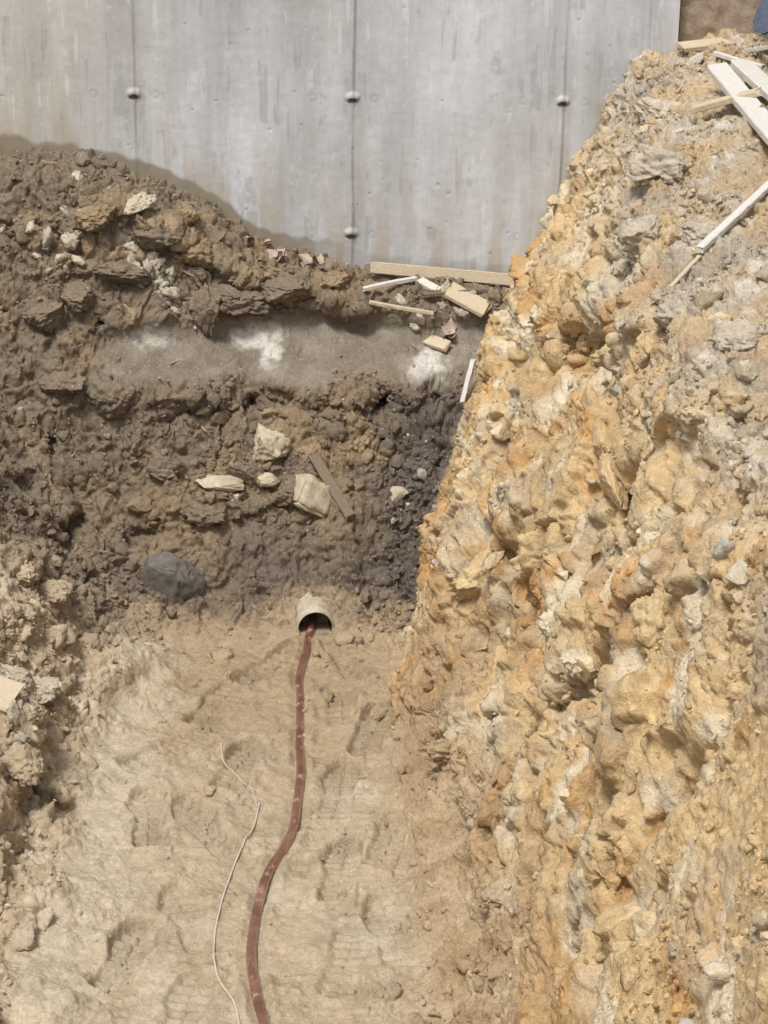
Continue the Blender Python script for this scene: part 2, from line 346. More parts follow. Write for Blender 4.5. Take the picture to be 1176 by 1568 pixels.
dens=np.where(inv,dens,0)*(.15+sst(-.2,.5,fbm(P,4,2,off=500))*1.6)
def clods(n,smin,smax_,alpha,sub,r,sink=.2,lighten=.10,rough=.0,flat=True):
    pr=[lump(ico(sub)[0],i+int(n)%50,.40,9,1.4,rough) for i in range(14)]; fc=ico(sub)[1]
    j=r.choice(len(P),size=n,p=dens/dens.sum())
    s=np.clip(smin*(1-r.random(n))**(-1/alpha),smin,smax_)
    R=rots(n,r); sc=1+.4*r.uniform(-1,1,(n,3)); ty=r.integers(0,14,n)
    base=np.stack(pr)[ty]*sc[:,None,:]*s[:,None,None]
    v=np.einsum('nij,nvj->nvi',R,base)+ (P[j]+N[j]*(s*sink)[:,None])[:,None,:]
    fcs=fc[None]+ (np.arange(n)*len(pr[0]))[:,None,None]
    col=C[j]*(1+r.normal(0,.09,(n,1)))+ lighten*r.random((n,1))**2*np.array([.5,.44,.34])
    pale=r.random(n)<.022; col[pale]=np.array([.56,.51,.42])*r.uniform(.75,1.1,(pale.sum(),1))
    col=np.repeat(np.clip(col,.03,.8)[:,None,:],len(pr[0]),1)
    return v.reshape(-1,3),fcs.reshape(-1,3),col.reshape(-1,3),np.full(len(fcs)*fcs.shape[1],not flat)
def join(parts):
    V=[];Fc=[];Cc=[];S=[];o=0
    for q in parts:
        v,f,c=q[:3]; V.append(v);Fc.append(f+o);Cc.append(c);S.append(q[3] if len(q)>3 else np.ones(len(f),bool)); o+=len(v)
    return np.concatenate(V),np.concatenate(Fc),np.concatenate(Cc),np.concatenate(S)
r=np.random.default_rng(5)
parts=[clods(28000,.0028,.010,1.7,1,r,.15),clods(1900,.010,.026,2.2,3,r,.0,rough=.22,flat=False)]
def bigclod(x,y,z,sx,sy,sz,tint=None,seed=1,sink=.1,rot=0,cuts=10,rough=.20):
    v,f=ico(5 if max(sx,sy,sz)>.06 else 3); v=lump(v,seed,.30,cuts,1.1,rough)
    v=v*np.array([sx,sy,sz],F)*.5*1.25
    a=math.radians(rot); M=np.array([[math.cos(a),0,math.sin(a)],[0,1,0],[-math.sin(a),0,math.cos(a)]]); v=v@M.T
    c,n,cc=snap(x,y,z); v=v+np.array(c+n*(min(sx,sy,sz)*sink))
    t=cc if tint is None else tint
    return v,f,(np.array(t)[None]*(1+.14*fbm(v,30,2,off=9))[:,None]).reshape(-1,3)
dk=lin(138,123,104); br=lin(158,137,107); pl=lin(210,197,172); cy=lin(218,193,147)
B=[(-.45,6.24,.79,.21,.13,.08,dk,3,.0,0),(-.30,6.26,.80,.15,.12,.07,dk,4,.1,10),(-.51,6.18,.73,.07,.07,.13,dk,5,.1,0),(-.16,6.33,.79,.09,.08,.07,br,6,.1,0),
(-.57,6.30,.90,.10,.09,.08,br,7,.1,20),(-.66,6.28,.93,.12,.1,.07,dk,8,.1,0),(-.72,6.30,1.0,.09,.07,.05,pl,9,.2,-30),(-.60,6.33,.95,.07,.06,.05,br,10,.2,0),(-.83,6.27,1.0,.12,.1,.06,br,11,.2,0),(-.75,6.22,.85,.16,.12,.07,dk,31,.1,5),
(-.74,6.0,.55,.13,.09,.08,dk,12,.1,0),(-.86,6.15,.80,.10,.08,.06,dk,32,.1,0),(-.38,5.94,.36,.12,.08,.06,dk,13,.1,10),(-.50,5.86,.27,.12,.09,.07,dk,14,.1,0),(-.25,5.9,.32,.09,.08,.06,dk,33,.1,0),
(-.95,6.1,.75,.12,.09,.07,dk,41,.0,0),(-.90,6.0,.6,.10,.08,.06,dk,42,.0,0),(-.62,5.9,.38,.09,.08,.06,dk,43,.0,0),
(-.86,4.80,.27,.10,.08,.06,pl,15,.2,0),(-.84,4.65,.24,.07,.07,.05,pl,16,.2,0),(-.80,4.55,.18,.11,.09,.07,rub,17,.2,0),(-.80,4.95,.18,.09,.08,.05,pl,18,.2,0),(-.85,5.35,.27,.09,.08,.05,rub,35,.0,0),(-.92,5.3,.33,.08,.07,.05,rub,36,.0,0),
(.43,4.95,.83,.16,.12,.14,cy,19,-.2,0),(.36,4.80,.62,.13,.11,.11,cy,20,-.2,0),(.24,5.15,.40,.14,.11,.12,cy,21,-.2,0),(.39,4.45,.58,.10,.09,.08,claypale,22,-.2,0),(.52,4.9,1.06,.10,.09,.08,cy,23,-.1,0),
(.40,4.2,.63,.07,.06,.07,claypale,24,.0,0),(.52,3.85,.90,.10,.1,.12,cy,25,-.2,0),(.66,5.35,1.38,.15,.14,.09,grey,26,.0,0),(.60,5.15,1.26,.14,.12,.10,grey,27,.0,0),(.70,5.0,1.33,.13,.11,.07,grey,28,.0,0),(.68,5.8,1.42,.13,.12,.08,pl,29,.0,0),(.63,4.55,1.24,.12,.1,.08,grey,30,.0,0),(.70,4.3,1.28,.10,.1,.06,grey,34,.0,0),
(.17,4.72,.14,.10,.08,.06,None,37,.0,0),(.20,4.45,.16,.08,.07,.05,None,38,.0,0),(.24,4.05,.17,.09,.07,.05,None,39,.0,0),(.13,5.0,.10,.08,.07,.05,None,40,.0,0)]
for q in B: parts.append(bigclod(*q))
V_,F_,C_,S_=join(parts); mkmesh("soil_clods",V_,F_,C_,soil,S_)
print('clods',time.time()-T0)
parts=[]
for i,(x,y,z,n,sp_) in enumerate([(-.93,6.2,.90,8,.03),(-.90,6.22,.93,6,.03),(-.72,6.25,.88,10,.025),(-.68,6.24,.86,10,.02),(-.65,6.22,.83,9,.02),(-.63,6.2,.80,8,.02),(-.88,6.3,1.0,5,.04),(.2,6.35,.73,6,.05),(.08,6.34,.73,5,.03),(-.88,4.78,.25,8,.04),(-.82,4.7,.2,6,.04)]):
    for j in range(n):
        s=r.uniform(.014,.036); parts.append(bigclod(x+r.normal(0,sp_),y+r.normal(0,sp_),z+r.normal(0,sp_),s*1.4,s,s*.8,lin(214,203,181)*r.uniform(.7,1.05),seed=100+i*17+j,sink=.15,rot=r.uniform(0,180),cuts=3,rough=.38))
V_,F_,C_,S_=join(parts); mkmesh("mortar_crumbs",V_,F_,C_,soil,S_)
# =============================================================== stones
cream=simple("cream_stone",lin(226,210,178),lin(198,175,136),30,.85,.003)
greyst=simple("grey_stone",lin(130,123,115),lin(92,88,83),35,.8,.006)
pale_st=simple("pale_stone",lin(208,198,175),lin(168,153,127),30,.85,.004)
brown_st=simple("brown_stone",lin(156,138,112),lin(128,112,90),30,.9,.003)
def stone(name,x,y,z,sx,sy,sz,mat,seed,sink=.1,rot=(0,0,0),amp=.22,cuts=11,rough=.06):
    v,f=ico(5); v=lump(v,seed,amp,cuts,.9,rough); v=v*np.array([sx,sy,sz],F)*.5*1.2
    ob=mkmesh(name,v,f,None,mat,True); c,n,_=snap(x,y,z); ob.location=c+n*(min(sx,sy,sz)*sink); ob.rotation_euler=[math.radians(a) for a in rot]; return ob
stone("boulder",-.56,5.71,.10,.19,.13,.24,greyst,62,.12,(10,35,10),.20,16,.10)
stone("stone",-.34,6.0,.41,.12,.09,.10,pale_st,52,.2,rough=.14)
stone("stone",-.46,5.93,.34,.14,.09,.04,pale_st,53,.2,(0,8,0))
stone("stone",-.66,5.84,.28,.06,.06,.06,brown_st,54,.3)
stone("stone",.03,5.93,.31,.05,.05,.06,pale_st,55,.3)
stone("stone",-.33,5.92,.36,.07,.06,.04,pale_st,56,.3)
stone("stone",.40,6.22,.86,.045,.05,.10,cream,57,.3,(0,-10,0))
stone("stone",.45,6.1,.97,.05,.05,.04,cream,58,.3)
stone("stone",.68,4.89,1.29,.045,.04,.035,cream,59,.6)
stone("stone",.65,4.43,1.26,.05,.045,.04,cream,60,.5)
stone("stone",.51,3.97,.86,.075,.08,.115,cream,61,.1,(0,10,0),rough=.10)
stone("stone",.38,3.93,.475,.035,.035,.03,cream,62,.5)
stone("stone",.64,3.89,1.21,.022,.03,.028,cream,63,.5)
stone("stone",.61,3.53,1.12,.07,.06,.045,pale_st,64,.1)
stone("stone",.57,6.31,1.17,.04,.04,.05,cream,65,.4)
stone("stone",.56,6.08,1.17,.05,.04,.035,cream,66,.4)
stone("stone",.47,6.3,1.05,.05,.04,.03,cream,67,.4)
stone("stone",.68,4.12,1.27,.05,.04,.035,pale_st,68,.5)
stone("stone",.41,4.17,.62,.06,.06,.055,cream,69,.2,(0,0,0),.1,14)
stone("stone",.43,6.1,.90,.04,.04,.035,cream,70,.4)
stone("stone",.30,5.5,.66,.05,.05,.04,cream,71,.4)
slabm=simple("hard_clay",lin(216,191,148),lin(184,155,112),30,.9,.005)
for i,(x,y,z,sx,sy,sz,ro) in enumerate([(.475,4.93,.93,.05,.22,.08,3),(.485,4.72,.92,.05,.24,.07,-3),(.495,4.50,.90,.05,.22,.075,2)]):
    stone("clay_slab",x,y,z,sx,sy,sz,slabm,80+i,.3,(0,-15,ro),.08,10,.10)
# =============================================================== wood and trim
def wood(name,c1,c2): return simple(name,c1,c2,60,.75,.0012,.3,(1,14,14))
w_cream=wood("weathered_pine",lin(216,203,178),lin(188,170,140)); w_white=wood("white_painted_wood",lin(226,223,215),lin(202,196,185)); w_brown=wood("old_wood",lin(142,126,106),lin(108,94,80))
def plank(name,a,bb,width,thick,mat,roll=0,seed=0,taper=0,up=None):
    a=Vector(a);bb=Vector(bb); L=(bb-a).length; n=24; rr=np.random.default_rng(seed)
    V=[];Fc=[]
    bev=min(width,thick)*.14; sec=[(-width/2+bev,-thick/2),(width/2-bev,-thick/2),(width/2,-thick/2+bev),(width/2,thick/2-bev),(width/2-bev,thick/2),(-width/2+bev,thick/2),(-width/2,thick/2-bev),(-width/2,-thick/2+bev)]
    end=rr.uniform(-1,1,(2,8))*min(.010,width*.3); bow=rr.uniform(-1,1)*L*.012
    for i in range(n+1):
        s=i/n; k_=1-taper*s
        for j,(y,z) in enumerate(sec):
            x=s*L+(end[0,j] if i==0 else end[1,j] if i==n else 0)
            V.append((x-L/2,y*k_+rr.normal(0,.0004),z*k_+bow*math.sin(math.pi*s)))
    for i in range(n):
        for j in range(8):
            Fc.append((i*8+j,i*8+(j+1)%8,(i+1)*8+(j+1)%8,(i+1)*8+j))
    me=bpy.data.meshes.new(name); me.from_pydata(V,[],Fc+[tuple(range(7,-1,-1)),tuple(range(n*8,n*8+8))]); me.materials.append(mat)
    ob=bpy.data.objects.new(name,me); bpy.context.collection.objects.link(ob)
    xd=(bb-a).normalized(); up=Vector(up) if up else Vector((0,0,1)); yd=up.cross(xd).normalized(); zd=xd.cross(yd)
    M=Matrix((xd,yd,zd)).transposed().to_4x4(); ob.matrix_world=Matrix.Translation((a+bb)/2)@M@Matrix.Rotation(math.radians(roll),4,'X'); return ob
def g(x,y,h=0): return (x,y,gz(x,y)+h)
def top_of(x,y,rad=.03):
    m=(np.abs(Pv[:,0]-x)<rad)&(np.abs(Pv[:,1]-y)<rad); return float(np.percentile(Pv[m,2],92))
def gt(x,y,h=0): return (x,y,top_of(x,y)+h)
def rest(ax,ay,bx,by,hw,h=.0):
    """end points of a straight board lying on the highest bumps beneath it"""
    t=np.linspace(0,1,25); gx=ax+(bx-ax)*t; gy=ay+(by-ay)*t
    zz=np.array([top_of(a_,b_,hw) for a_,b_ in zip(gx,gy)]); co_=np.polyfit(t,zz,1); lift=np.percentile(zz-np.polyval(co_,t),88)
    return (ax,ay,float(np.polyval(co_,0)+lift+h)),(bx,by,float(np.polyval(co_,1)+lift+h))
plank("wooden_lath",(-.05,6.455,.812),(.37,6.45,.782),.034,.012,w_cream,seed=1,up=(0,-1,.25))
plank("white_stick",gt(-.07,6.32,.008),gt(.08,6.40,.008),.016,.012,w_white,seed=2)
plank("wooden_stick",gt(-.05,6.29,.004),gt(.13,6.29,.006),.014,.010,w_cream,seed=3)
plank("wooden_stick",gt(.10,6.33,.008),gt(.30,6.40,.004),.022,.012,w_brown,seed=4)
plank("board_offcut",gt(.18,6.36,.006),gt(.28,6.32,.008),.07,.014,w_cream,15,seed=5)
plank("board_offcut",gt(.09,6.40,.004),gt(.14,6.36,.006),.03,.012,w_white,10,seed=6)
plank("board_offcut",g(.12,6.28,.01),g(.17,6.25,.02),.04,.012,w_cream,25,seed=16)
plank("white_stick",gt(.215,6.08,.0),gt(.245,6.14,.0),.014,.009,w_white,seed=7)
plank("wooden_board",(-.20,5.97,.405),(-.09,5.83,.275),.030,.014,w_brown,20,seed=8)
a_,b_=rest(.83,5.85,.93,5.12,.03,.012); plank("wooden_board",a_,b_,.055,.02,w_white,6,seed=9)
a_,b_=rest(.90,5.90,1.02,5.2,.03,.016); plank("wooden_board",a_,b_,.06,.02,w_white,-5,seed=10)
a_,b_=rest(.76,5.66,.90,5.58,.02,.03); plank("wooden_board",a_,b_,.035,.016,w_cream,8,seed=11)
a_,b_=rest(.68,4.85,.93,5.22,.012,.004); plank("white_trim",a_,b_,.020,.014,w_white,0,seed=12,taper=.1)
plank("wooden_stick",g(.60,4.72,.012),g(.68,4.85,.012),.010,.008,w_cream,0,seed=13)
plank("wooden_stick",gt(.88,6.25,.01),gt(.99,6.1,.02),.016,.012,w_white,0,seed=14)
plank("wooden_stick",g(.97,6.3,.02),g(1.02,6.0,.10),.012,.012,w_white,0,seed=15)
plank("wooden_board",g(.80,6.35,.03),g(.93,6.38,.03),.05,.015,w_cream,10,seed=17)
plank("wooden_board",(-1.02,4.74,.315),(-.835,4.66,.29),.085,.03,w_cream,10,seed=18,up=(.2,-.4,1))
rt=np.random.default_rng(77); V=[];Fc=[]
spots=[(-1.0,-.1,6.2,6.45,26),(.0,.34,6.25,6.42,18),(.60,1.0,4.6,6.4,50),(-.95,-.5,5.7,6.2,22),(-.95,-.75,4.4,5.3,10)]
for x0,x1,y0,y1,n in spots:
    for i in range(n):
        x,y=rt.uniform(x0,x1),rt.uniform(y0,y1); L=rt.uniform(.02,.07); wd_=rt.uniform(.0012,.004); a=rt.uniform(0,math.pi*2)
        c=np.array([x,y,gz(x,y)+.006]); dv=np.array([math.cos(a),math.sin(a),rt.uniform(-.3,.5)]); dv/=np.linalg.norm(dv); s=np.cross(dv,[0,0,1]); s/=np.linalg.norm(s); u=np.cross(s,dv); o=len(V); bend=rt.normal(0,.006)
        for tt in (-.5,0,.5):
            for q in range(4):
                an=q*math.pi/2+.78; V.append(tuple(c+dv*L*tt+s*(math.cos(an)*wd_+bend*(1-4*tt*tt))+u*math.sin(an)*wd_*.6))
        for m_ in (0,1):
            for q in range(4): Fc.append((o+m_*4+q,o+m_*4+(q+1)%4,o+m_*4+4+(q+1)%4,o+m_*4+4+q))
V=np.array(V); V[:,1]=np.minimum(V[:,1],6.488)
mkmesh("wood_splinters",V,Fc,None,simple("splinter",lin(196,178,150),lin(140,120,98),25,.8,.0005),False)
V=[];Fc=[]
rl=np.random.default_rng(3)
for i in range(26):
    c=[(-.27,6.41),(-.23,6.40),(-.30,6.42),(-.20,6.42),(-.40,6.43),(.18,6.30)][i%6]; x=c[0]+rl.normal(0,.018); y=c[1]+rl.normal(0,.015); z=gz(x,min(y,6.47))+.008+rl.random()*.02
    s=rl.uniform(.016,.034); R=np.array(Euler((rl.uniform(-1,1),rl.uniform(-1,1),rl.uniform(0,6))).to_matrix()); o=len(V)
    for a in range(10):
        t=a/10*2*math.pi; rr_=s*(1 if a%2==0 else .62); q=R@np.array([rr_*math.cos(t),rr_*.8*math.sin(t),.5*s*math.cos(2*t+i)]); V.append((x+q[0],min(y+q[1],6.485),z+q[2]))
    V.append((x,y,z)); 
    for a in range(10): Fc.append((o+a,o+(a+1)%10,o+10))
mkmesh("dry_leaves",V,Fc,None,simple("dry_leaf",lin(160,136,120),lin(200,184,168),50,.8,.001),True)
def block(name,loc,size,rot,mat,seed):
    bm=bmesh.new(); bmesh.ops.create_cube(bm,size=1); bmesh.ops.scale(bm,vec=size,verts=bm.verts)
    bmesh.ops.bevel(bm,geom=bm.edges[:],offset=min(size)*.09,segments=2,affect='EDGES'); bmesh.ops.subdivide_edges(bm,edges=bm.edges[:],cuts=5,use_grid_fill=True)
    v=np.array([q.co[:] for q in bm.verts],F); dsp=.010*fbm(v,22,4,off=seed*5.)
    for q,dd in zip(bm.verts,dsp): q.co+=q.co.normalized()*float(dd)
    me=bpy.data.meshes.new(name); bm.to_mesh(me); bm.free(); me.materials.append(mat)
    for pz in me.polygons: pz.use_smooth=True
    ob=bpy.data.objects.new(name,me); ob.location=loc; ob.rotation_euler=[math.radians(a) for a in rot]; bpy.context.collection.objects.link(ob)
c,n,_=snap(-.20,5.91,.31); block("brick_fragment",c+n*.015,(.115,.08,.09),(-20,32,20),pale_st,3)
# =============================================================== tubes: cable, string
def tube(name,path,rad,mat,seg=14,sub=14,radf=None):
    path=[Vector(q) for q in path]; pts=[]
    ext=[path[0]*2-path[1]]+path+[path[-1]*2-path[-2]]
    for i in range(1,len(ext)-2):
        p0,p1,p2,p3=ext[i-1:i+3]
        for s in range(sub):
            t=s/sub; pts.append(.5*((2*p1)+(-p0+p2)*t+(2*p0-5*p1+4*p2-p3)*t*t+(-p0+3*p1-3*p2+p3)*t**3))
    pts.append(path[-1]); V=[];Fc=[]
    for i,q in enumerate(pts):
        tg=(pts[min(i+1,len(pts)-1)]-pts[max(i-1,0)]).normalized(); s=tg.cross(Vector((0,0,1))).normalized(); u=s.cross(tg)
        for j in range(seg):
            a=2*math.pi*j/seg; rr_=rad if radf is None else rad*radf(i,a); V.append(q+(s*math.cos(a)+u*math.sin(a))*rr_)
    for i in range(len(pts)-1):
        for j in range(seg): Fc.append((i*seg+j,i*seg+(j+1)%seg,(i+1)*seg+(j+1)%seg,(i+1)*seg+j))
    me=bpy.data.meshes.new(name); me.from_pydata([tuple(v) for v in V],[],Fc+[tuple(range(seg-1,-1,-1)),tuple(range((len(pts)-1)*seg,len(pts)*seg))]); me.materials.append(mat)
    for pz in me.polygons: pz.use_smooth=True
    ob=bpy.data.objects.new(name,me); bpy.context.collection.objects.link(ob); return ob
# glossy copper-brown sheath with mud smears
cm,nt,b=newmat("copper_brown_sheath"); tc=nd(nt,"ShaderNodeTexCoord"); a=noise_n(nt,tc.outputs["Object"],12,3,.5); a2=noise_n(nt,tc.outputs["Object"],24,4,.6)
mp=nd(nt,"ShaderNodeMapping"); mp.inputs["Scale"].default_value=(1,.22,1); nt.links.new(tc.outputs["Object"],mp.inputs[0]); a3=noise_n(nt,mp.outputs[0],120,3,.55)
col=mixc(nt,maprange(nt,a.outputs[0],.35,.65,0,1),lin(128,76,62),lin(172,120,100)); mud=maprange(nt,a2.outputs[0],.57,.66,0,.6); col=mixc(nt,mud,col,lin(188,162,130))
nt.links.new(col,b.inputs["Base Color"]); b.inputs["Specular IOR Level"].default_value=1.; b.inputs["Coat Weight"].default_value=1.; b.inputs["Coat Roughness"].default_value=.05; b.inputs["Coat IOR"].default_value=1.8
nt.links.new(maprange(nt,mud,0,.3,.55,0),b.inputs["Metallic"])
nt.links.new(maprange(nt,a2.outputs[0],.5,.62,.28,.7),b.inputs["Roughness"]); bump(nt,b,a3.outputs[0],.009,.9)
nb=[n_ for n_ in nt.nodes if n_.bl_idname=="ShaderNodeBump"][0]; nt.links.new(nb.outputs[0],b.inputs["Coat Normal"])
cpath=[]
for (x,y) in cab:
    h=.0065
    if 5.02<y<5.30: h=-.004
    if 5.3<y<5.55: h=.002
    if y>5.6: h=.012
    cpath.append((x,y,gz(x,y)+h))
zz=np.array([q[2] for q in cpath]); zz=.5*zz+.25*np.r_[zz[0],zz[:-1]]+.25*np.r_[zz[1:],zz[-1]]
cpath=[(q[0],q[1],max(z,q[2]-.002)) for q,z in zip(cpath,zz)]
cpath=[(-.185,5.72,.045)]+cpath
tube("buried_cable",cpath,.0112,cm,24,20)
sm=simple("string_fibre",lin(218,211,197),lin(200,191,174),80,.8,.0003)
def draped(pts,h=.004):
    q=np.array(pts); t=np.linspace(0,len(q)-1,(len(q)-1)*4+1); xx=np.interp(t,range(len(q)),q[:,0]); yy=np.interp(t,range(len(q)),q[:,1])
    ker=np.array([.25,.5,.25]); 
    for _ in range(3): xx[1:-1]=np.convolve(xx,ker,'valid'); yy[1:-1]=np.convolve(yy,ker,'valid')
    zz=np.array([gz(a_,b_) for a_,b_ in zip(xx,yy)])+h; z2=zz.copy()
    for _ in range(3): z2[1:-1]=np.convolve(z2,ker,'valid'); z2=np.maximum(z2,zz-.001)
    return list(zip(xx,yy,z2))
tube("string",draped([(-.28,4.72),(-.285,4.62),(-.305,4.50),(-.325,4.40),(-.335,4.28),(-.345,4.15),(-.335,4.02),(-.32,3.96),(-.28,3.90),(-.26,3.75)]),.0018,sm,8,4)
tube("string",draped([(-.39,5.0),(-.385,4.93),(-.36,4.87),(-.33,4.84),(-.30,4.78),(-.285,4.70)],.003),.0013,sm,8,4)
# =============================================================== drain pipe
pm_=simple("pvc",lin(202,197,177),lin(160,147,122),30,.5,.0008,.4); pin=simple("shaded_pipe_bore",lin(80,74,65),lin(54,49,43),25,.8,.0008,.2)  # bore is coloured dark to paint in the shade inside the pipe
bm=bmesh.new(); R0,R1=.050,.0455; n=48; rings=[]
prof=[(R1,-.34),(R1,-.002),(R1+.001,0),(R0-.001,0),(R0,-.002),(R0,-.34)]
for rr_,yy in prof:
    rings.append([bm.verts.new((rr_*math.cos(2*math.pi*i/n),-yy,rr_*math.sin(2*math.pi*i/n))) for i in range(n)])
for q,(A,B_) in enumerate(zip(rings[:-1],rings[1:])):
    for i in range(n):
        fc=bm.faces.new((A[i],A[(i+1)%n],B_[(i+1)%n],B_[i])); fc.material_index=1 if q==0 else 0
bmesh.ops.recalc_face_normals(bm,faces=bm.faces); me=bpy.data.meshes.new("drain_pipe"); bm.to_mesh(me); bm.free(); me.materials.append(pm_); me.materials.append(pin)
for pz in me.polygons: pz.use_smooth=True
ob=bpy.data.objects.new("drain_pipe",me); ob.location=(pipeX,5.622,.036); ob.rotation_euler=(math.radians(2),0,math.radians(8)); bpy.context.collection.objects.link(ob)
# =============================================================== concrete wall
JX=[-1.35,-.736,-.110,.491,.723]; TX=[-1.35,-.736,-.110,.491]; TZ=[.90,1.30,1.70,2.1]
wxs=axis([(-6,-1.4,.2),(-1.4,.808,.0038)]); wzs=axis([(-.3,.6,.1),(.6,1.8,.0038),(1.8,3.2,.1)])
A_,Zz=np.meshgrid(wxs,wzs); A_=A_.ravel();Zz=Zz.ravel(); Q_=np.stack([A_,np.zeros_like(A_),Zz],1).astype(F)
dy=.004*fbm(Q_,1.3,2,off=3)+.0006*fbm(Q_,25,3,off=9)
stain=np.zeros(len(A_)); 
for jx in JX:
    jj=A_-jx+.003*perlin(Q_*5+jx*5); wgt=.35+.65*sst(-.3,.4,perlin(Q_*4+jx*11))
    dy+=.0025*np.exp(-(jj/.0028)**2)*wgt; dy-=.0015*np.exp(-((jj-.007)/.004)**2)*wgt; stain+=.55*np.exp(-((jj-.003)/.0045)**2)*wgt+.16*np.exp(-((jj-.01)/.028)**2)*wgt
for tx in TX[1:]:
    for tz in TZ:
        qx=A_-tx; qz=Zz-tz; rr_=np.sqrt(qx**2+(qz*1.15)**2)*(1+.25*perlin(Q_*60))
        dy+=.008*(1-sst(.010,.022,rr_)); r2=np.sqrt((qx/1.3)**2+((qz+.010)*1.6)**2); hole=1-sst(.006,.012,r2); dy-=.026*hole; stain+=.6*hole+.2*np.exp(-(rr_/.03)**2)*(rr_>.018)
        for ox in (-.115,.062):
            r3=np.sqrt((qx-ox)**2+(qz+.003)**2); dy-=.001*np.exp(-((r3-.010)/.002)**2); stain+=.2*np.exp(-((r3-.010)/.002)**2)
rw=np.random.default_rng(21)
for i in range(55):
    bx,bz,br_=rw.uniform(-1.3,.8),rw.uniform(.75,1.6),rw.uniform(.0008,.0026)
    kk=np.nonzero((abs(A_-bx)<.02)&(abs(Zz-bz)<.02))[0]; r3=np.hypot(A_[kk]-bx,Zz[kk]-bz); hh=1-sst(br_*.6,br_*1.1+.002,r3); dy[kk]-=.003*hh; stain[kk]+=.25*hh
zc=np.interp(A_,[-6,-1.1,-.78,-.55,-.4,-.05,.40,.67,.8],[1.2,1.13,1.1,.99,.88,.80,.78,1.35,1.42])
hh=Zz-zc; ln=fbm(np.stack([A_,0*A_,0*A_],1),3.,3,off=44)
damp=(1-sst(.028,.044,hh+.03*ln+.012*fbm(Q_,20,2,off=4)))*(1-.7*sst(-.30,-.10,A_))
smear=.7*np.exp(-np.clip(hh,0,9)/.16)*sst(-.15,.4,fbm(Q_*np.array([7,1,1],F),2.5,3,off=60))
Vw=np.stack([A_,6.5-dy,Zz],1); nx_,nz_=len(wxs),len(wzs); ii=np.arange(nx_*nz_).reshape(nz_,nx_)
fq=np.stack([ii[:-1,:-1],ii[:-1,1:],ii[1:,1:],ii[1:,:-1]],-1).reshape(-1,4)
x0,x1,z0,z1=-6,.808,-.3,3.2; o=len(Vw); bx=[(x0,6.505,z0),(x1,6.505,z0),(x1,6.505,z1),(x0,6.505,z1),(x0,6.8,z0),(x1,6.8,z0),(x1,6.8,z1),(x0,6.8,z1)]
Vw=np.concatenate([Vw,np.array(bx)]); fq=np.concatenate([fq,np.array([[o+1,o+5,o+6,o+2],[o+4,o+0,o+3,o+7],[o+5,o+4,o+7,o+6],[o+3,o+2,o+6,o+7],[o,o+4,o+5,o+1]])])
cs=np.stack([np.clip(stain,0,1),np.clip(damp,0,1),np.clip(smear,0,1)],1); cs=np.concatenate([cs,np.zeros((8,3))])
wm,nt,b=newmat("cast_concrete"); tc=nd(nt,"ShaderNodeTexCoord"); V=tc.outputs["Object"]
at=nd(nt,"ShaderNodeAttribute",attribute_name="soil_tint"); sx=nd(nt,"ShaderNodeSeparateColor"); nt.links.new(at.outputs["Color"],sx.inputs[0])
mp=nd(nt,"ShaderNodeMapping"); mp.inputs["Scale"].default_value=(1,1,.07); nt.links.new(V,mp.inputs[0])
mp2=nd(nt,"ShaderNodeMapping"); mp2.inputs["Scale"].default_value=(1,1,.2); nt.links.new(V,mp2.inputs[0])
s1=noise_n(nt,mp.outputs[0],7,5,.6); s2=noise_n(nt,mp.outputs[0],38,3,.6); m1=noise_n(nt,V,2.2,5,.62); m2=noise_n(nt,V,60,5,.7); m3=noise_n(nt,V,300,3,.6); m4=noise_n(nt,V,9,5,.65); m5=noise_n(nt,mp2.outputs[0],5,6,.7)
col=mixc(nt,maprange(nt,m1.outputs[0],.35,.68,0,1),lin(217,220,224,.95),lin(194,194,192,.95))
sxp=nd(nt,"ShaderNodeSeparateXYZ"); nt.links.new(V,sxp.inputs[0])
col=mixc(nt,maprange(nt,sxp.outputs[0],-.5,-1.0,0,.75),col,lin(198,193,181,.93))
f=math_n(nt,'MULTIPLY',maprange(nt,s1.outputs[0],.3,.7,.80,1.10),maprange(nt,s2.outputs[0],.3,.7,.94,1.04)); col=mul(nt,col,f)
f=math_n(nt,'MULTIPLY',maprange(nt,m2.outputs[0],.3,.7,.96,1.04),maprange(nt,m5.outputs[0],.35,.65,.84,1.07)); col=mul(nt,col,f)
drip=math_n(nt,'MULTIPLY',maprange(nt,s2.outputs[0],.53,.60,0,.45),maprange(nt,m4.outputs[0],.49,.56,0,1)); col=mixc(nt,drip,col,lin(156,157,156,.9))
drip2=math_n(nt,'MULTIPLY',maprange(nt,s2.outputs[0],.46,.40,0,.5),maprange(nt,m4.outputs[0],.48,.42,0,1)); col=mixc(nt,drip2,col,lin(230,231,232,.9))
col=mixc(nt,sx.outputs[2],col,lin(180,165,141)); col=mixc(nt,math_n(nt,'MULTIPLY',sx.outputs[1],.85),col,lin(144,132,112)); col=mixc(nt,math_n(nt,'MULTIPLY',sx.outputs[0],.75),col,lin(108,104,99))
nt.links.new(col,b.inputs["Base Color"]); b.inputs["Roughness"].default_value=.8; b.inputs["Specular IOR Level"].default_value=.3
bump(nt,b,math_n(nt,'ADD',m2.outputs[0],math_n(nt,'MULTIPLY',m3.outputs[0],.4)),.0012,.6)
mkmesh("concrete_wall",Vw,fq,cs,wm,True)
xs2=axis([(.815,1.6,.01),(1.6,5,.3)]); zs2=axis([(-.3,1.2,.2),(1.2,1.9,.01),(1.9,3.0,.2)]); A2,Z2=np.meshgrid(xs2,zs2); A2=A2.ravel();Z2=Z2.ravel(); Q2=np.stack([A2,0*A2,Z2],1).astype(F)
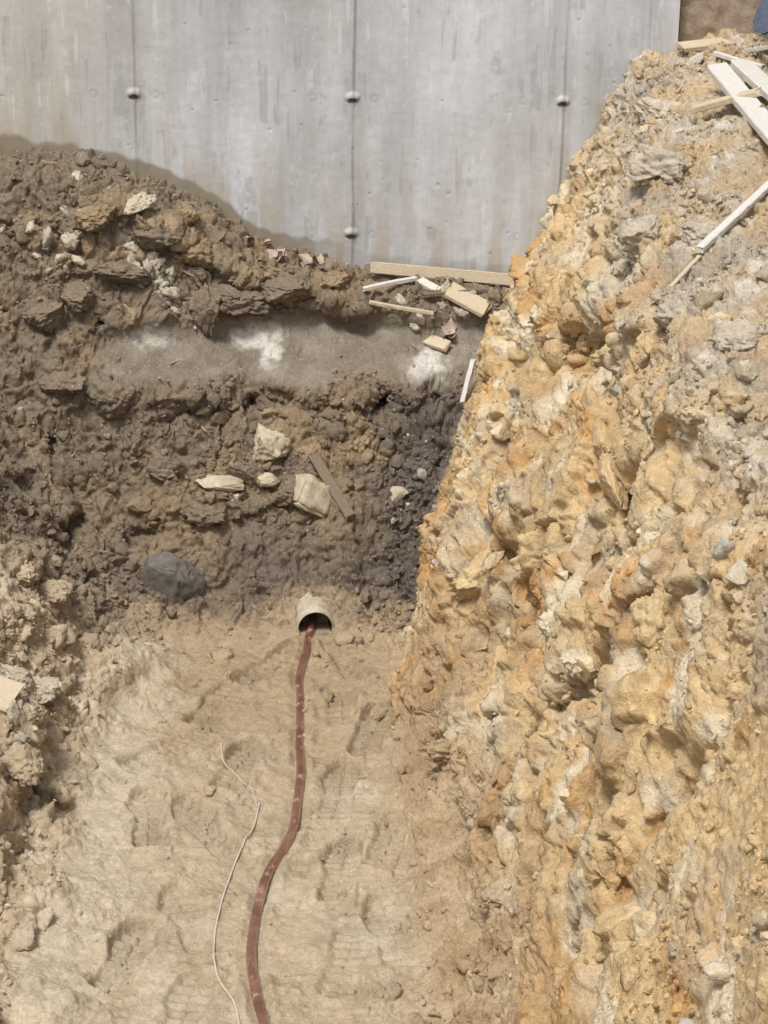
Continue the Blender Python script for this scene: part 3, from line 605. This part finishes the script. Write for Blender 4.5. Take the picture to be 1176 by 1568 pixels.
dy=.014*fbm(Q2,9,4,off=71); V2=np.stack([A2,6.53-dy,Z2],1); ii=np.arange(len(A2)).reshape(len(zs2),len(xs2)); fq=np.stack([ii[:-1,:-1],ii[:-1,1:],ii[1:,1:],ii[1:,:-1]],-1).reshape(-1,4)
o=len(V2); x0,x1,z1=.815,5,3.0; V2=np.concatenate([V2,np.array([(x0,6.56,-.3),(x1,6.56,-.3),(x1,6.56,z1),(x0,6.56,z1),(x0,6.85,-.3),(x1,6.85,-.3),(x1,6.85,z1),(x0,6.85,z1)])]); fq=np.concatenate([fq,np.array([[o+1,o+5,o+6,o+2],[o+4,o+0,o+3,o+7],[o+5,o+4,o+7,o+6],[o+3,o+2,o+6,o+7]])])
mkmesh("foundation_wall",V2,fq,None,simple("stained_masonry",lin(188,172,152),lin(146,126,108),12,.9,.006),True)
n=60; U_,W_=np.meshgrid(np.linspace(0,1,n),np.linspace(0,1,n)); U_=U_.ravel();W_=W_.ravel(); Q3=np.stack([U_,W_,0*U_],1).astype(F)
f3=fbm(Q3,3,4,off=12); f4=fbm(Q3,3,4,off=92)
Vt=np.stack([1.00+.45*U_+.03*f3+.02*f4,6.45-.45*W_+.04*f4,1.49+.26*(1-W_)*(.6+.4*np.sin(U_*3))+.05*f3+.01],1); ii=np.arange(n*n).reshape(n,n)
mkmesh("blue_tarp",Vt,np.stack([ii[:-1,:-1],ii[:-1,1:],ii[1:,1:],ii[1:,:-1]],-1).reshape(-1,4),None,simple("tarp_fabric",lin(92,102,122),lin(62,70,86),8,.45,.004,.5),True)
# =============================================================== camera and light
cam=bpy.data.cameras.new("camera"); co=bpy.data.objects.new("camera",cam); bpy.context.collection.objects.link(co)
cam.sensor_fit='VERTICAL'; cam.sensor_height=36; cam.lens=36*3500/1568; cam.clip_end=500
co.matrix_world=Matrix.Translation((0,0,2.65))@Matrix.Rotation(math.radians(68),4,'X')@Matrix.Rotation(math.radians(1),4,'Z')
bpy.context.scene.camera=co
el=math.radians(62); az=math.radians(-30)   # light comes from behind-left of the camera
sd=Vector((math.sin(az)*math.cos(el),-math.cos(az)*math.cos(el),math.sin(el)))
wd=bpy.data.worlds.new("World"); bpy.context.scene.world=wd; wd.use_nodes=True
nt=wd.node_tree; bg=nt.nodes["Background"]; sk=nt.nodes.new("ShaderNodeTexSky"); sk.sky_type='NISHITA'; sk.sun_disc=False; sk.sun_elevation=el; sk.sun_rotation=math.atan2(sd.x,sd.y); sk.dust_density=4
hs=nt.nodes.new("ShaderNodeHueSaturation"); hs.inputs["Saturation"].default_value=.45
nt.links.new(sk.outputs[0],hs.inputs["Color"]); nt.links.new(hs.outputs[0],bg.inputs[0]); bg.inputs[1].default_value=.125
L=bpy.data.lights.new("sun",'SUN'); L.energy=2.8; L.angle=math.radians(13); L.color=(1,.97,.93); lo=bpy.data.objects.new("sun",L); bpy.context.collection.objects.link(lo); lo.rotation_euler=sd.to_track_quat('Z','Y').to_euler()
bpy.context.scene.view_settings.view_transform='Standard'; bpy.context.scene.view_settings.look='None'
print('done',time.time()-T0)
